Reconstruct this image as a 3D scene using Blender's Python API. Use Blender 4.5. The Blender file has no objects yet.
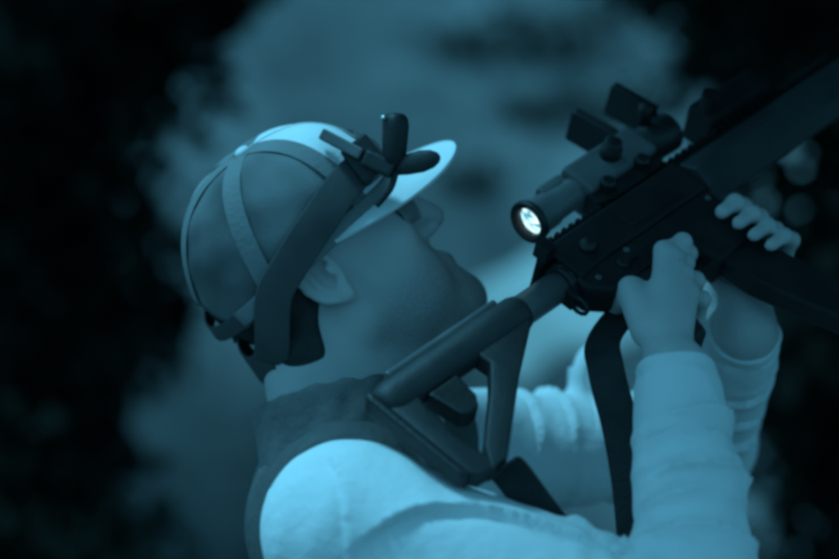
import bpy, bmesh, math, random
import numpy as np
from mathutils import Vector, Matrix

random.seed(7); rng = np.random.default_rng(7)
sc = bpy.context.scene
C = sc.collection

# ------------------------------------------------------------------ camera
EYE = 1.55                     # camera height above the ground
MPP = 0.00095                  # metres per photo pixel, 2.2 m in front of the lens
cam_d = bpy.data.cameras.new('camera'); cam = bpy.data.objects.new('camera', cam_d); C.objects.link(cam)
cam.location = (0, 0, EYE); cam.rotation_euler = (math.radians(90), 0, 0)
cam_d.sensor_width = 36; cam_d.lens = 36 * 2.2 / (839 * MPP)
cam_d.clip_start = 0.05; cam_d.clip_end = 2000
cam_d.dof.use_dof = True; cam_d.dof.focus_distance = 2.14; cam_d.dof.aperture_fstop = 2.2
sc.camera = cam

# ------------------------------------------------------------------ sky, moonlight, exposure
SUN = Vector((-0.34, -0.10, 0.93)).normalized()          # towards the moon: high, a little left
elev = math.asin(SUN.z); azim = math.atan2(SUN.x, SUN.y)
w = bpy.data.worlds.new('World'); sc.world = w; w.use_nodes = True
nt = w.node_tree; nt.nodes.clear()
sky = nt.nodes.new('ShaderNodeTexSky'); sky.sky_type = 'NISHITA'; sky.sun_disc = False
sky.sun_elevation = elev; sky.sun_rotation = azim
bw = nt.nodes.new('ShaderNodeRGBToBW'); mul = nt.nodes.new('ShaderNodeMix'); mul.data_type = 'RGBA'; mul.blend_type = 'MULTIPLY'
mul.inputs[0].default_value = 1.0; mul.inputs[7].default_value = (0.125, 0.58, 0.91, 1)
bg = nt.nodes.new('ShaderNodeBackground'); bg.inputs[1].default_value = 0.14
wo = nt.nodes.new('ShaderNodeOutputWorld')
nt.links.new(sky.outputs[0], bw.inputs[0]); nt.links.new(bw.outputs[0], mul.inputs[6])
nt.links.new(mul.outputs[2], bg.inputs[0]); nt.links.new(bg.outputs[0], wo.inputs[0])
sun_d = bpy.data.lights.new('moon', 'SUN'); sun_d.energy = 1.5; sun_d.angle = math.radians(12)
sun_d.color = (0.19, 0.70, 1.0)
sun = bpy.data.objects.new('moon', sun_d); C.objects.link(sun)
sun.rotation_euler = SUN.to_track_quat('Z', 'Y').to_euler(); sun.location = SUN * 30
sc.view_settings.view_transform = 'Standard'; sc.view_settings.look = 'None'
sc.view_settings.exposure = 0.85; sc.view_settings.gamma = 1.0
sc.view_settings.use_curve_mapping = False
sc.cycles.filter_width = 4.0
sc.cycles.use_denoising = True

# ------------------------------------------------------------------ helpers
def P(px, py, Y):
    k = MPP * Y / 2.2
    return Vector(((px - 419.5) * k, Y, EYE - (py - 279.5) * k))

def tag(o, label=None, cat=None, group=None, kind=None):
    for k, v in (('label', label), ('category', cat), ('group', group), ('kind', kind)):
        if v: o[k] = v
    return o

def empty(name, loc=(0, 0, 0), mat=None):
    o = bpy.data.objects.new(name, None); C.objects.link(o); o.empty_display_size = 0.05
    if mat is not None: o.matrix_world = mat
    else: o.location = loc
    return o

def link(name, me, m, parent=None, smooth=True):
    o = bpy.data.objects.new(name, me); C.objects.link(o)
    if m: me.materials.append(m)
    if parent: o.parent = parent
    if smooth:
        me.polygons.foreach_set('use_smooth', [True] * len(me.polygons))
    return o

def world_child(o, parent):
    """parent keeping world placement"""
    bpy.context.view_layer.update()
    o.parent = parent; o.matrix_parent_inverse = parent.matrix_world.inverted()
    return o

def mat(name, col, rough=0.7, spec=0.3, bump=0.0, bscale=60.0, var=0.0, vscale=8.0, metal=0.0, detail=4.0):
    m = bpy.data.materials.new(name); m.use_nodes = True; t = m.node_tree
    b = t.nodes['Principled BSDF']
    b.inputs['Base Color'].default_value = (*col, 1); b.inputs['Roughness'].default_value = rough
    b.inputs['Specular IOR Level'].default_value = spec; b.inputs['Metallic'].default_value = metal
    tc = t.nodes.new('ShaderNodeTexCoord')
    if var > 0:
        n = t.nodes.new('ShaderNodeTexNoise'); n.inputs['Scale'].default_value = vscale; n.inputs['Detail'].default_value = detail
        r = t.nodes.new('ShaderNodeMapRange'); r.inputs[1].default_value = 0.3; r.inputs[2].default_value = 0.7
        r.inputs[3].default_value = 1 - var; r.inputs[4].default_value = 1 + var
        mx = t.nodes.new('ShaderNodeMix'); mx.data_type = 'RGBA'; mx.blend_type = 'MULTIPLY'; mx.inputs[0].default_value = 1
        mx.inputs[6].default_value = (*col, 1)
        t.links.new(tc.outputs['Object'], n.inputs['Vector']); t.links.new(n.outputs[0], r.inputs[0])
        t.links.new(r.outputs[0], mx.inputs[7]); t.links.new(mx.outputs[2], b.inputs['Base Color'])
    if bump > 0:
        n = t.nodes.new('ShaderNodeTexNoise'); n.inputs['Scale'].default_value = bscale; n.inputs['Detail'].default_value = 6
        bp = t.nodes.new('ShaderNodeBump'); bp.inputs['Strength'].default_value = bump; bp.inputs['Distance'].default_value = 0.004
        t.links.new(tc.outputs['Object'], n.inputs['Vector']); t.links.new(n.outputs[0], bp.inputs['Height'])
        t.links.new(bp.outputs[0], b.inputs['Normal'])
    return m

M = {}
M['white_cotton'] = mat('white_cotton', (0.72, 0.72, 0.72), 0.9, 0.1, 0.35, 90, 0.06, 9)
M['dark_cloth'] = mat('dark_cloth', (0.10, 0.10, 0.10), 0.95, 0.1, 0.4, 120, 0.25, 14)
M['collar_cloth'] = mat('collar_cloth', (0.11, 0.11, 0.11), 0.95, 0.1, 0.4, 120, 0.2, 14)
M['trouser'] = mat('trouser', (0.09, 0.09, 0.085), 0.95, 0.1, 0.4, 120, 0.2, 14)
M['boot'] = mat('boot', (0.05, 0.045, 0.04), 0.6, 0.3, 0.2, 80)
M['hair'] = mat('hair', (0.035, 0.033, 0.032), 0.8, 0.2, 0.6, 220, 0.3, 60)
M['cap_white'] = mat('cap_white', (0.78, 0.78, 0.78), 0.9, 0.1, 0.2, 200, 0.05, 12)
M['cap_mesh'] = mat('cap_mesh', (0.17, 0.17, 0.17), 0.95, 0.1, 0.3, 700, 0.45, 14, detail=2)
M['cap_tape'] = mat('cap_tape', (0.21, 0.21, 0.21), 0.95, 0.1, 0.3, 200, 0.1, 16)
M['cap_mesh_lit'] = mat('cap_mesh_lit', (0.36, 0.36, 0.36), 0.95, 0.1, 0.3, 700, 0.25, 16, detail=2)  # lighter mesh tone that makes the far panels look lit
M['strap'] = mat('strap', (0.075, 0.075, 0.075), 0.9, 0.15, 0.15, 500, 0.15, 25)
M['gun_black'] = mat('gun_black', (0.014, 0.014, 0.014), 0.5, 0.4, 0.15, 200, 0.25, 30)
M['gun_poly'] = mat('gun_poly', (0.03, 0.03, 0.03), 0.55, 0.4, 0.2, 300, 0.25, 25)
M['gun_grey'] = mat('gun_grey', (0.10, 0.10, 0.10), 0.45, 0.5, 0.1, 200, 0.2, 30)
M['scope_grey'] = mat('scope_grey', (0.12, 0.12, 0.12), 0.5, 0.45, 0.1, 200, 0.2, 25)
M['webbing'] = mat('webbing', (0.035, 0.035, 0.035), 0.9, 0.15, 0.6, 260, 0.2, 30)
M['steel'] = mat('steel', (0.55, 0.55, 0.55), 0.3, 0.5, 0, metal=0.9)
M['lens_clear'] = mat('lens_clear', (0.20, 0.20, 0.20), 0.35, 0.4)
M['bark'] = mat('bark', (0.05, 0.042, 0.035), 0.95, 0.1, 0.8, 12, 0.3, 5)
M['needle'] = mat('needle', (0.018, 0.021, 0.017), 1.0, 0.0, 0, 1, 0.35, 3)
M['shrub'] = mat('shrub', (0.045, 0.05, 0.042), 0.85, 0.15, 0, 1, 0.35, 3)

# skin: bare skin with a stubble value stored per vertex
def skin_mat():
    m = mat('skin', (0.50, 0.46, 0.45), 0.55, 0.35, 0.12, 260, 0.08, 18)
    t = m.node_tree; b = t.nodes['Principled BSDF']
    a = t.nodes.new('ShaderNodeAttribute'); a.attribute_name = 'stubble'
    mx = t.nodes.new('ShaderNodeMix'); mx.data_type = 'RGBA'; mx.inputs[7].default_value = (0.085, 0.08, 0.08, 1)
    src = b.inputs['Base Color'].links[0].from_socket
    sn = t.nodes.new('ShaderNodeTexNoise'); sn.inputs['Scale'].default_value = 420; sn.inputs['Detail'].default_value = 2
    sm_ = t.nodes.new('ShaderNodeMapRange'); sm_.inputs[1].default_value = .35; sm_.inputs[2].default_value = .6; sm_.inputs[3].default_value = .75; sm_.inputs[4].default_value = 1.15
    mm = t.nodes.new('ShaderNodeMath'); mm.operation = 'MULTIPLY'
    tcs = t.nodes.new('ShaderNodeTexCoord'); t.links.new(tcs.outputs['Object'], sn.inputs['Vector']); t.links.new(sn.outputs[0], sm_.inputs[0])
    t.links.new(a.outputs['Fac'], mm.inputs[0]); t.links.new(sm_.outputs[0], mm.inputs[1]); t.links.new(mm.outputs[0], mx.inputs[0]); t.links.new(src, mx.inputs[6]); t.links.new(mx.outputs[2], b.inputs['Base Color'])
    b.inputs['Subsurface Weight'].default_value = 0.08; b.inputs['Subsurface Radius'].default_value = (0.01, 0.006, 0.004)
    return m
M['skin'] = skin_mat()

# ------------------------------------------------------------------ distance-field modelling (for the figure and its clothes)
class Field:
    def __init__(s, lo, hi, h):
        s.lo = np.array(lo, np.float32); s.h = h
        s.n = np.ceil((np.array(hi) - np.array(lo)) / h).astype(int) + 1
        s.F = np.full(s.n, 1.0, np.float32)
        s.ax = [(s.lo[i] + np.arange(s.n[i]) * h).astype(np.float32) for i in range(3)]
    def _sl(s, lo, hi):
        a = np.clip(np.floor((np.array(lo) - s.lo) / s.h).astype(int), 0, s.n - 1)
        b = np.clip(np.ceil((np.array(hi) - s.lo) / s.h).astype(int) + 1, 1, s.n)
        return tuple(slice(int(x), int(max(x + 1, y))) for x, y in zip(a, b))
    def _op(s, lo, hi, fn, k, sub):
        m = max(k, 0.012) + 3 * s.h
        sl = s._sl(np.array(lo) - m, np.array(hi) + m)
        X, Y, Z = np.meshgrid(s.ax[0][sl[0]], s.ax[1][sl[1]], s.ax[2][sl[2]], indexing='ij')
        d = fn(X, Y, Z); a = s.F[sl]
        if sub: d = -d; sg = -1
        else: sg = 1
        a2 = a * sg; d2 = d * sg
        if k > 0:
            q = np.maximum(k - np.abs(a2 - d2), 0) / k
            r = np.minimum(a2, d2) - q * q * k * 0.25
        else: r = np.minimum(a2, d2)
        s.F[sl] = r * sg
    def cone(s, a, b, ra, rb, k=0.02, sub=False, fold=None):
        a = np.array(a, np.float32); b = np.array(b, np.float32); R = max(ra, rb) + (0.02 if fold else 0)
        ab = b - a; L2 = float(ab @ ab) + 1e-12
        e1 = np.cross(ab, [0.3, 0.2, 0.93]); e1 = e1 / (np.linalg.norm(e1) + 1e-9); e2 = np.cross(ab / math.sqrt(L2), e1)
        def fn(X, Y, Z):
            x, y, z = X - a[0], Y - a[1], Z - a[2]
            t = np.clip((x * ab[0] + y * ab[1] + z * ab[2]) / L2, 0, 1)
            x = x - t * ab[0]; y = y - t * ab[1]; z = z - t * ab[2]
            r = ra + (rb - ra) * t
            if fold:
                th = np.arctan2(x * e2[0] + y * e2[1] + z * e2[2], x * e1[0] + y * e1[1] + z * e1[2])
                r = r + fold(t, th)
            return np.sqrt(x * x + y * y + z * z) - r
        s._op(np.minimum(a, b) - R, np.maximum(a, b) + R, fn, k, sub)
    def ell(s, c, r, rot=None, k=0.02, sub=False):
        c = np.array(c, np.float32); r = np.array(r, np.float32); R = float(r.max())
        rm = np.array(rot if rot is not None else Matrix.Identity(3), np.float32)
        def fn(X, Y, Z):
            x, y, z = X - c[0], Y - c[1], Z - c[2]
            u = x * rm[0, 0] + y * rm[1, 0] + z * rm[2, 0]
            v = x * rm[0, 1] + y * rm[1, 1] + z * rm[2, 1]
            q = x * rm[0, 2] + y * rm[1, 2] + z * rm[2, 2]
            k0 = np.sqrt((u / r[0]) ** 2 + (v / r[1]) ** 2 + (q / r[2]) ** 2)
            k1 = np.sqrt((u / r[0] ** 2) ** 2 + (v / r[1] ** 2) ** 2 + (q / r[2] ** 2) ** 2) + 1e-9
            return k0 * (k0 - 1) / k1
        s._op(c - R, c + R, fn, k, sub)
    def plane_cut(s, p, n):
        """remove everything on the side n points to"""
        n = np.array(n, np.float32); n = n / np.linalg.norm(n)
        X, Y, Z = np.meshgrid(*s.ax, indexing='ij', sparse=True)
        s.F = np.maximum(s.F, (X - p[0]) * n[0] + (Y - p[1]) * n[1] + (Z - p[2]) * n[2]).astype(np.float32)
    def mesh(s, name, wrinkle=None, smooth_it=2):
        F = s.F; I = F < 0
        S = lambda A, i, j, k: A[i:A.shape[0] - 1 + i, j:A.shape[1] - 1 + j, k:A.shape[2] - 1 + k]
        anyi = np.zeros(np.array(F.shape) - 1, bool); alli = np.ones(np.array(F.shape) - 1, bool)
        for i in (0, 1):
            for j in (0, 1):
                for k in (0, 1):
                    v = S(I, i, j, k); anyi |= v; alli &= v
        act = np.argwhere(anyi & ~alli)
        idx = np.full(anyi.shape, -1, np.int32); idx[act[:, 0], act[:, 1], act[:, 2]] = np.arange(len(act))
        acc = np.zeros((len(act), 3), np.float64); cnt = np.zeros(len(act))
        cs = [(i, j, k) for i in (0, 1) for j in (0, 1) for k in (0, 1)]
        val = {c: F[act[:, 0] + c[0], act[:, 1] + c[1], act[:, 2] + c[2]] for c in cs}
        for c in cs:
            for ax in range(3):
                if c[ax]: continue
                d = list(c); d[ax] = 1; d = tuple(d)
                a, b = val[c], val[d]; m = (a < 0) != (b < 0)
                t = a[m] / (a[m] - b[m]); p = np.repeat(np.array([c], float), m.sum(), 0); p[:, ax] += t
                acc[m] += p; cnt[m] += 1
        V = s.lo + (act + acc / np.maximum(cnt, 1)[:, None]) * s.h
        faces = []
        for ax in range(3):
            o1, o2 = [(1, 2), (2, 0), (0, 1)][ax]
            sl0 = [slice(None)] * 3; sl1 = [slice(None)] * 3
            sl0[ax] = slice(0, -1); sl1[ax] = slice(1, None)
            A = I[tuple(sl0)]; B = I[tuple(sl1)]
            e = np.argwhere(A != B)
            e = e[(e[:, o1] > 0) & (e[:, o2] > 0) & (e[:, o1] < F.shape[o1] - 1) & (e[:, o2] < F.shape[o2] - 1)]
            fl = A[e[:, 0], e[:, 1], e[:, 2]]
            q = []
            for da, db in ((0, 0), (-1, 0), (-1, -1), (0, -1)):
                f = e.copy(); f[:, o1] += da; f[:, o2] += db
                q.append(idx[f[:, 0], f[:, 1], f[:, 2]])
            q = np.stack(q, 1); q[~fl] = q[~fl][:, ::-1]
            faces.append(q[(q >= 0).all(1)])
        Q = np.concatenate(faces)
        # a little Laplacian smoothing
        E = np.concatenate([Q[:, [0, 1]], Q[:, [1, 2]], Q[:, [2, 3]], Q[:, [3, 0]]])
        for _ in range(smooth_it):
            sm = np.zeros_like(V); ct = np.zeros(len(V))
            for a, b in ((0, 1), (1, 0)):
                np.add.at(ct, E[:, a], 1)
                for d in range(3): sm[:, d] += np.bincount(E[:, a], V[E[:, b], d], len(V))
            V = V * 0.5 + 0.5 * sm / np.maximum(ct, 1)[:, None]
        me = bpy.data.meshes.new(name)
        me.vertices.add(len(V)); me.loops.add(len(Q) * 4); me.polygons.add(len(Q))
        me.loops.foreach_set('vertex_index', Q.ravel().astype(np.int32))
        me.polygons.foreach_set('loop_start', np.arange(0, len(Q) * 4, 4, dtype=np.int32))
        me.vertices.foreach_set('co', V.astype(np.float32).ravel()); me.update(calc_edges=True)
        if wrinkle is not None:
            N = np.zeros(len(V) * 3, np.float32); me.vertices.foreach_get('normal', N); N = N.reshape(-1, 3)
            V = V + N * wrinkle(V)[:, None]
            me.vertices.foreach_set('co', V.astype(np.float32).ravel())
        me.validate(); me.update()
        return me, V

# ------------------------------------------------------------------ mesh bits
def bm_obj(name, bm, m, parent=None, smooth=False):
    me = bpy.data.meshes.new(name); bm.normal_update(); bm.to_mesh(me); bm.free()
    return link(name, me, m, parent, smooth)

def add_box(bm, x0, x1, y0, y1, z0, z1, bev=0.0015, rot=None, pivot=None):
    r = bmesh.ops.create_cube(bm, size=1.0)['verts']
    for v in r:
        v.co = Vector(((x0 + x1) / 2 + v.co.x * (x1 - x0), (y0 + y1) / 2 + v.co.y * (y1 - y0), (z0 + z1) / 2 + v.co.z * (z1 - z0)))
    if rot is not None: bmesh.ops.rotate(bm, verts=r, cent=pivot or Vector(((x0 + x1) / 2, (y0 + y1) / 2, (z0 + z1) / 2)), matrix=rot)
    if bev > 0:
        es = list({e for v in r for e in v.link_edges})
        bmesh.ops.bevel(bm, geom=es, offset=bev, segments=2, affect='EDGES', profile=0.6)
    return bm

def add_lathe(bm, prof, a, b, seg=28, cap=True):
    """prof: list of (t along a->b in metres, radius)"""
    a = Vector(a); d = (Vector(b) - a).normalized(); e1 = d.orthogonal().normalized(); e2 = d.cross(e1)
    rings = []
    for t, r in prof:
        rings.append([bm.verts.new(a + d * t + (e1 * math.cos(2 * math.pi * i / seg) + e2 * math.sin(2 * math.pi * i / seg)) * r) for i in range(seg)])
    for A, B in zip(rings, rings[1:]):
        for i in range(seg):
            bm.faces.new((A[i], A[(i + 1) % seg], B[(i + 1) % seg], B[i]))
    if cap:
        bm.faces.new(rings[0][::-1]); bm.faces.new(rings[-1])
    return bm

def add_prism(bm, poly, y0, y1, bev=0.0015):
    """poly in x,z extruded along y"""
    A = [bm.verts.new((x, y0, z)) for x, z in poly]; B = [bm.verts.new((x, y1, z)) for x, z in poly]
    fs = [bm.faces.new(A), bm.faces.new(B[::-1])]
    n = len(poly)
    for i in range(n): fs.append(bm.faces.new((A[i], B[i], B[(i + 1) % n], A[(i + 1) % n])))
    bmesh.ops.recalc_face_normals(bm, faces=fs)
    if bev > 0:
        es = list({e for v in A + B for e in v.link_edges})
        bmesh.ops.bevel(bm, geom=es, offset=bev, segments=2, affect='EDGES', profile=0.6)
    return bm

def add_tube(bm, pts, radii, seg=10, closed=False):
    pts = [Vector(p) for p in pts]; n = len(pts); rings = []
    if not isinstance(radii, (list, tuple)): radii = [radii] * n
    up = None
    for i, p in enumerate(pts):
        d = (pts[(i + 1) % n] - pts[i - 1]) if closed else (pts[min(i + 1, n - 1)] - pts[max(i - 1, 0)])
        d.normalize()
        if up is None: up = d.orthogonal().normalized()
        up = (up - d * up.dot(d)).normalized(); s = d.cross(up)
        rings.append([bm.verts.new(p + (up * math.cos(2 * math.pi * k / seg) + s * math.sin(2 * math.pi * k / seg)) * radii[i]) for k in range(seg)])
    rr = list(zip(rings, rings[1:])) + ([(rings[-1], rings[0])] if closed else [])
    for A, B in rr:
        for k in range(seg): bm.faces.new((A[k], A[(k + 1) % seg], B[(k + 1) % seg], B[k]))
    if not closed: bm.faces.new(rings[0][::-1]); bm.faces.new(rings[-1])
    return bm

def catmull(pts, n=8):
    pts = [Vector(p) for p in pts]; out = []
    for i in range(len(pts) - 1):
        p0, p1, p2, p3 = pts[max(i - 1, 0)], pts[i], pts[i + 1], pts[min(i + 2, len(pts) - 1)]
        for j in range(n):
            t = j / n
            out.append(0.5 * ((2 * p1) + (p2 - p0) * t + (2 * p0 - 5 * p1 + 4 * p2 - p3) * t * t + (3 * p1 - p0 - 3 * p2 + p3) * t ** 3))
    out.append(pts[-1]); return out

def add_ribbon(bm, pts, sides, width, thick):
    """flat strap along pts; sides = width direction at each point"""
    pts = [Vector(p) for p in pts]; rings = []; n = len(pts)
    for i, p in enumerate(pts):
        d = (pts[min(i + 1, n - 1)] - pts[max(i - 1, 0)]).normalized()
        s = Vector(sides[i]); s = (s - d * s.dot(d)).normalized(); u = d.cross(s)
        wd = (width[i] if isinstance(width, (list, tuple)) else width) / 2; t = thick / 2
        rings.append([bm.verts.new(p + s * a * wd + u * b * t) for a, b in ((-1, -.6), (-.9, -1), (.9, -1), (1, -.6), (1, .6), (.9, 1), (-.9, 1), (-1, .6))])
    for A, B in zip(rings, rings[1:]):
        for k in range(8): bm.faces.new((A[k], A[(k + 1) % 8], B[(k + 1) % 8], B[k]))
    bm.faces.new(rings[0][::-1]); bm.faces.new(rings[-1])
    return bm

# ------------------------------------------------------------------ ground: flat clearing rising into a hillside
def hz(x, y):
    x = np.asarray(x, float); y = np.asarray(y, float)
    s = np.clip((y - 9.0) / 26.0, 0, None)
    h = 17.0 * (1 - np.exp(-s * 1.35)) * (1 + 0.10 * np.sin(x * 0.11 + 0.6))
    h = h + (0.35 * np.sin(x * 0.7 + y * 0.31) + 0.22 * np.sin(x * 1.3 - y * 0.9 + 1.0) + 0.08 * np.sin(x * 3.1 + y * 2.3)) * np.clip((y - 9) / 6, 0, 1)
    return h + 0.01 * np.sin(x * 1.7) * np.sin(y * 1.9)

def hill_mat():
    m = mat('dry_grass_hillside', (0.12, 0.12, 0.115), 0.95, 0.05)
    t = m.node_tree; b = t.nodes['Principled BSDF']; tc = t.nodes.new('ShaderNodeTexCoord')
    n1 = t.nodes.new('ShaderNodeTexNoise'); n1.inputs['Scale'].default_value = 0.75; n1.inputs['Detail'].default_value = 5; n1.inputs['Roughness'].default_value = 0.6
    n2 = t.nodes.new('ShaderNodeTexNoise'); n2.inputs['Scale'].default_value = 6; n2.inputs['Detail'].default_value = 4
    cr = t.nodes.new('ShaderNodeValToRGB')
    cr.color_ramp.elements[0].position = 0.32; cr.color_ramp.elements[0].color = (0.05, 0.052, 0.052, 1)
    cr.color_ramp.elements[1].position = 0.68; cr.color_ramp.elements[1].color = (0.20, 0.205, 0.205, 1)
    mx = t.nodes.new('ShaderNodeMix'); mx.data_type = 'RGBA'; mx.blend_type = 'OVERLAY'; mx.inputs[0].default_value = 0.35
    t.links.new(tc.outputs['Object'], n1.inputs[0]); t.links.new(tc.outputs['Object'], n2.inputs[0])
    t.links.new(n1.outputs[0], cr.inputs[0]); t.links.new(cr.outputs[0], mx.inputs[6]); t.links.new(n2.outputs[0], mx.inputs[7])
    t.links.new(mx.outputs[2], b.inputs['Base Color'])
    return m

def grid_mesh(name, xs, ys, dz=0.0):
    X, Y = np.meshgrid(xs, ys, indexing='ij'); Z = hz(X, Y) + dz
    V = np.stack([X, Y, Z], -1).reshape(-1, 3); ny = len(ys)
    F = [(i * ny + j, (i + 1) * ny + j, (i + 1) * ny + j + 1, i * ny + j + 1) for i in range(len(xs) - 1) for j in range(ny - 1)]
    me = bpy.data.meshes.new(name); me.from_pydata(V.tolist(), [], F); me.update(); return me
xs = np.concatenate([np.linspace(-400, -16, 25), np.linspace(-15, 15, 91), np.linspace(16, 400, 25)])
ys = np.concatenate([np.linspace(-400, -5, 15), np.linspace(-4, 40, 133), np.linspace(42, 900, 40)])
tag(link('ground', grid_mesh('ground', xs, ys), hill_mat()), 'dry grass clearing rising into a mottled moonlit hillside', None, None, 'structure')

# bare pale earth at the foot of the slope
def earth_patch():
    bm = bmesh.new(); n = 46; rows = []
    for i in range(n):
        t = i / (n - 1); x = 0.14 + 2.0 * t
        yu = 10.66 + .80 * (x - .14) + .06 * math.sin(9 * t) + .03 * math.sin(31 * t); yl = yu - (.10 + .55 * min(1, t * 6) + .45 * t) - .05 * math.sin(14 * t)
        row = []
        for j in range(13):
            q = j / 12; y = yl + (yu - yl) * q; xx = x + .03 * math.sin(q * 9 + t * 20)
            row.append(bm.verts.new((xx, y, float(hz(xx, y)) + 0.03 - 0.06 * abs(2 * q - 1) ** 6)))
        rows.append(row)
    for A, B in zip(rows, rows[1:]):
        for j in range(12): bm.faces.new((A[j], B[j], B[j + 1], A[j + 1]))
    return bm
M['earth'] = mat('bare_earth', (0.48, 0.47, 0.45), 0.95, 0.05, 0.5, 20, 0.18, 2.5)
tag(bm_obj('dirt_path', earth_patch(), M['earth'], smooth=True), 'bare pale earth path climbing the foot of the slope', None, None, 'structure')

# ------------------------------------------------------------------ trees and bushes added to darken the edges; shrubs on the slope
def leaf_cloud(name, lumps, per, size, m, parent, elong=2.2):
    P_, S_ = [], []
    for (cx, cy, cz, rx, ry, rz) in lumps:
        k = int(per * (rx * rz + rx * ry + ry * rz) / 3)
        v = rng.normal(size=(k, 3)); v /= np.linalg.norm(v, axis=1)[:, None]
        rad = rng.random(k) ** 0.45
        # lumpy outline
        lob = 1 + 0.16 * np.sin(5 * v[:, 0] + cx * 7) * np.sin(6 * v[:, 2] + cz * 5) + 0.10 * np.sin(13 * v[:, 0] + 11 * v[:, 2])
        P_.append(np.array([cx, cy, cz]) + v * rad[:, None] * lob[:, None] * np.array([rx, ry, rz]))
    Pn = np.concatenate(P_); k = len(Pn)
    a = rng.normal(size=(k, 3)); a[:, 2] -= 0.3; a /= np.linalg.norm(a, axis=1)[:, None]
    b = np.cross(a, rng.normal(size=(k, 3))); b /= np.linalg.norm(b, axis=1)[:, None]
    sz = size * (0.6 + 0.8 * rng.random(k))[:, None]
    V = np.stack([Pn, Pn + a * sz * elong * .5 + b * sz * .5, Pn + a * sz * elong, Pn + a * sz * elong * .5 - b * sz * .5], 1).reshape(-1, 3)
    me = bpy.data.meshes.new(name)
    me.vertices.add(k * 4); me.loops.add(k * 4); me.polygons.add(k)
    me.loops.foreach_set('vertex_index', np.arange(k * 4, dtype=np.int32)); me.polygons.foreach_set('loop_start', np.arange(0, k * 4, 4, dtype=np.int32))
    me.vertices.foreach_set('co', V.astype(np.float32).ravel()); me.update(calc_edges=True); me.validate()
    return link(name, me, m, parent, smooth=False)

def tree(x, y, h, r0, lumps, label, limbs=9):  # evergreens put in to ring the opening with darkness
    z0 = float(hz(x, y))
    t = tag(empty('added_evergreen_tree', (x, y, z0)), label, 'tree', 'added dark trees round the clearing')
    bm = bmesh.new()
    lean = random.uniform(-.12, .12)
    pts = [Vector((lean * math.sin(i / 3) * .3, 0.05 * math.sin(i), h * i / 10 - 0.05)) for i in range(11)]
    add_tube(bm, pts, [r0 * (1.25 if i == 0 else 1) * (1 - 0.088 * i) for i in range(11)], 12)
    bm_obj('trunk', bm, M['bark'], t, True)
    L = [(lx - x, ly - y, lz - z0, rx, ry, rz) for lx, ly, lz, rx, ry, rz in lumps]
    for l in L:
        e = Vector(l[:3]) + Vector((random.uniform(-.3, .3) * l[3], random.uniform(-.3, .3) * l[4], random.uniform(-.2, .3) * l[5]))
        b0 = Vector((0, 0, min(max(e.z - 0.35, 0.3), h * 0.9))); mid = (b0 + e) / 2 + Vector((0, 0, 0.10))
        bm = bmesh.new(); add_tube(bm, catmull([b0, mid, e], 4), [r0 * .38 * (1 - .1 * i) for i in range(9)], 7)
        bm_obj('limb', bm, M['bark'], t, True)
    leaf_cloud('crown', L, 15000, 0.048, M['needle'], t)
    return t

tree(-1.75, 6.3, 5.2, 0.13, [(-1.42, 6.2, 1.55, .80, .6, .70), (-1.16, 6.1, 2.20, .62, .5, .36), (-.85, 6.0, 2.52, .55, .5, .34), (-1.75, 6.4, 0.75, .85, .6, .6),
     (-1.75, 6.3, 3.2, .9, .8, .7), (-1.7, 6.3, 4.3, .7, .7, .7), (-1.75, 6.3, 5.0, .35, .35, .45), (-2.3, 6.4, 2.2, .7, .7, .8)],
     'added dense evergreen tree darkening the edge behind the cap')
tree(-2.6, 8.6, 6.5, 0.16, [(-2.0, 8.5, 1.2, 1.05, .7, .9), (-1.95, 8.4, 2.3, 1.05, .7, .7), (-1.9, 8.4, 3.2, 1.0, .7, .7), (-2.9, 8.6, 2.4, 1.0, .9, 1.1), (-2.6, 8.6, 4.3, 1.0, .9, .9), (-2.6, 8.6, 5.8, .7, .7, .9)],
     'taller evergreen added farther back to darken the left edge')
tree(1.85, 6.0, 5.4, 0.14, [(1.48, 5.9, 1.50, .80, .6, .66), (1.22, 5.8, 2.20, .62, .5, .36), (.92, 5.8, 2.52, .50, .5, .34), (1.65, 6.0, 0.75, .80, .6, .6),
     (1.8, 6.0, 3.2, .95, .8, .7), (1.85, 6.0, 4.4, .75, .7, .7), (1.85, 6.0, 5.2, .35, .35, .45), (2.4, 6.1, 2.1, .7, .7, .9)],
     'added dense evergreen tree darkening the edge beyond the rifle')
tree(2.7, 8.4, 6.8, 0.16, [(2.15, 8.3, 1.2, .95, .7, .9), (2.0, 8.2, 3.0, .9, .7, .7), (3.0, 8.4, 2.4, 1.0, .9, 1.1), (2.7, 8.4, 4.3, 1.0, .9, .9), (2.7, 8.4, 6.0, .7, .7, .9)],
     'taller evergreen added farther back to darken the right edge')

tree(1.55, 3.2, 5.0, 0.12, [(0.29, 1.95, 2.11, .47, .36, .14), (0.62, 2.38, 2.20, .52, .50, .18), (0.38, 2.22, 2.32, .38, .38, .15), (0.95, 2.5, 2.60, .60, .8, .40), (1.30, 3.0, 3.4, .9, .9, .6), (1.5, 3.2, 4.4, .7, .7, .7), (1.35, 3.3, 1.75, .62, .5, .5), (1.5, 3.3, 0.95, .72, .5, .5)],
     'added evergreen at right, its unseen boughs shading the rifle')  # unseen boughs placed to cut the light on hand, forearm and rifle

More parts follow.
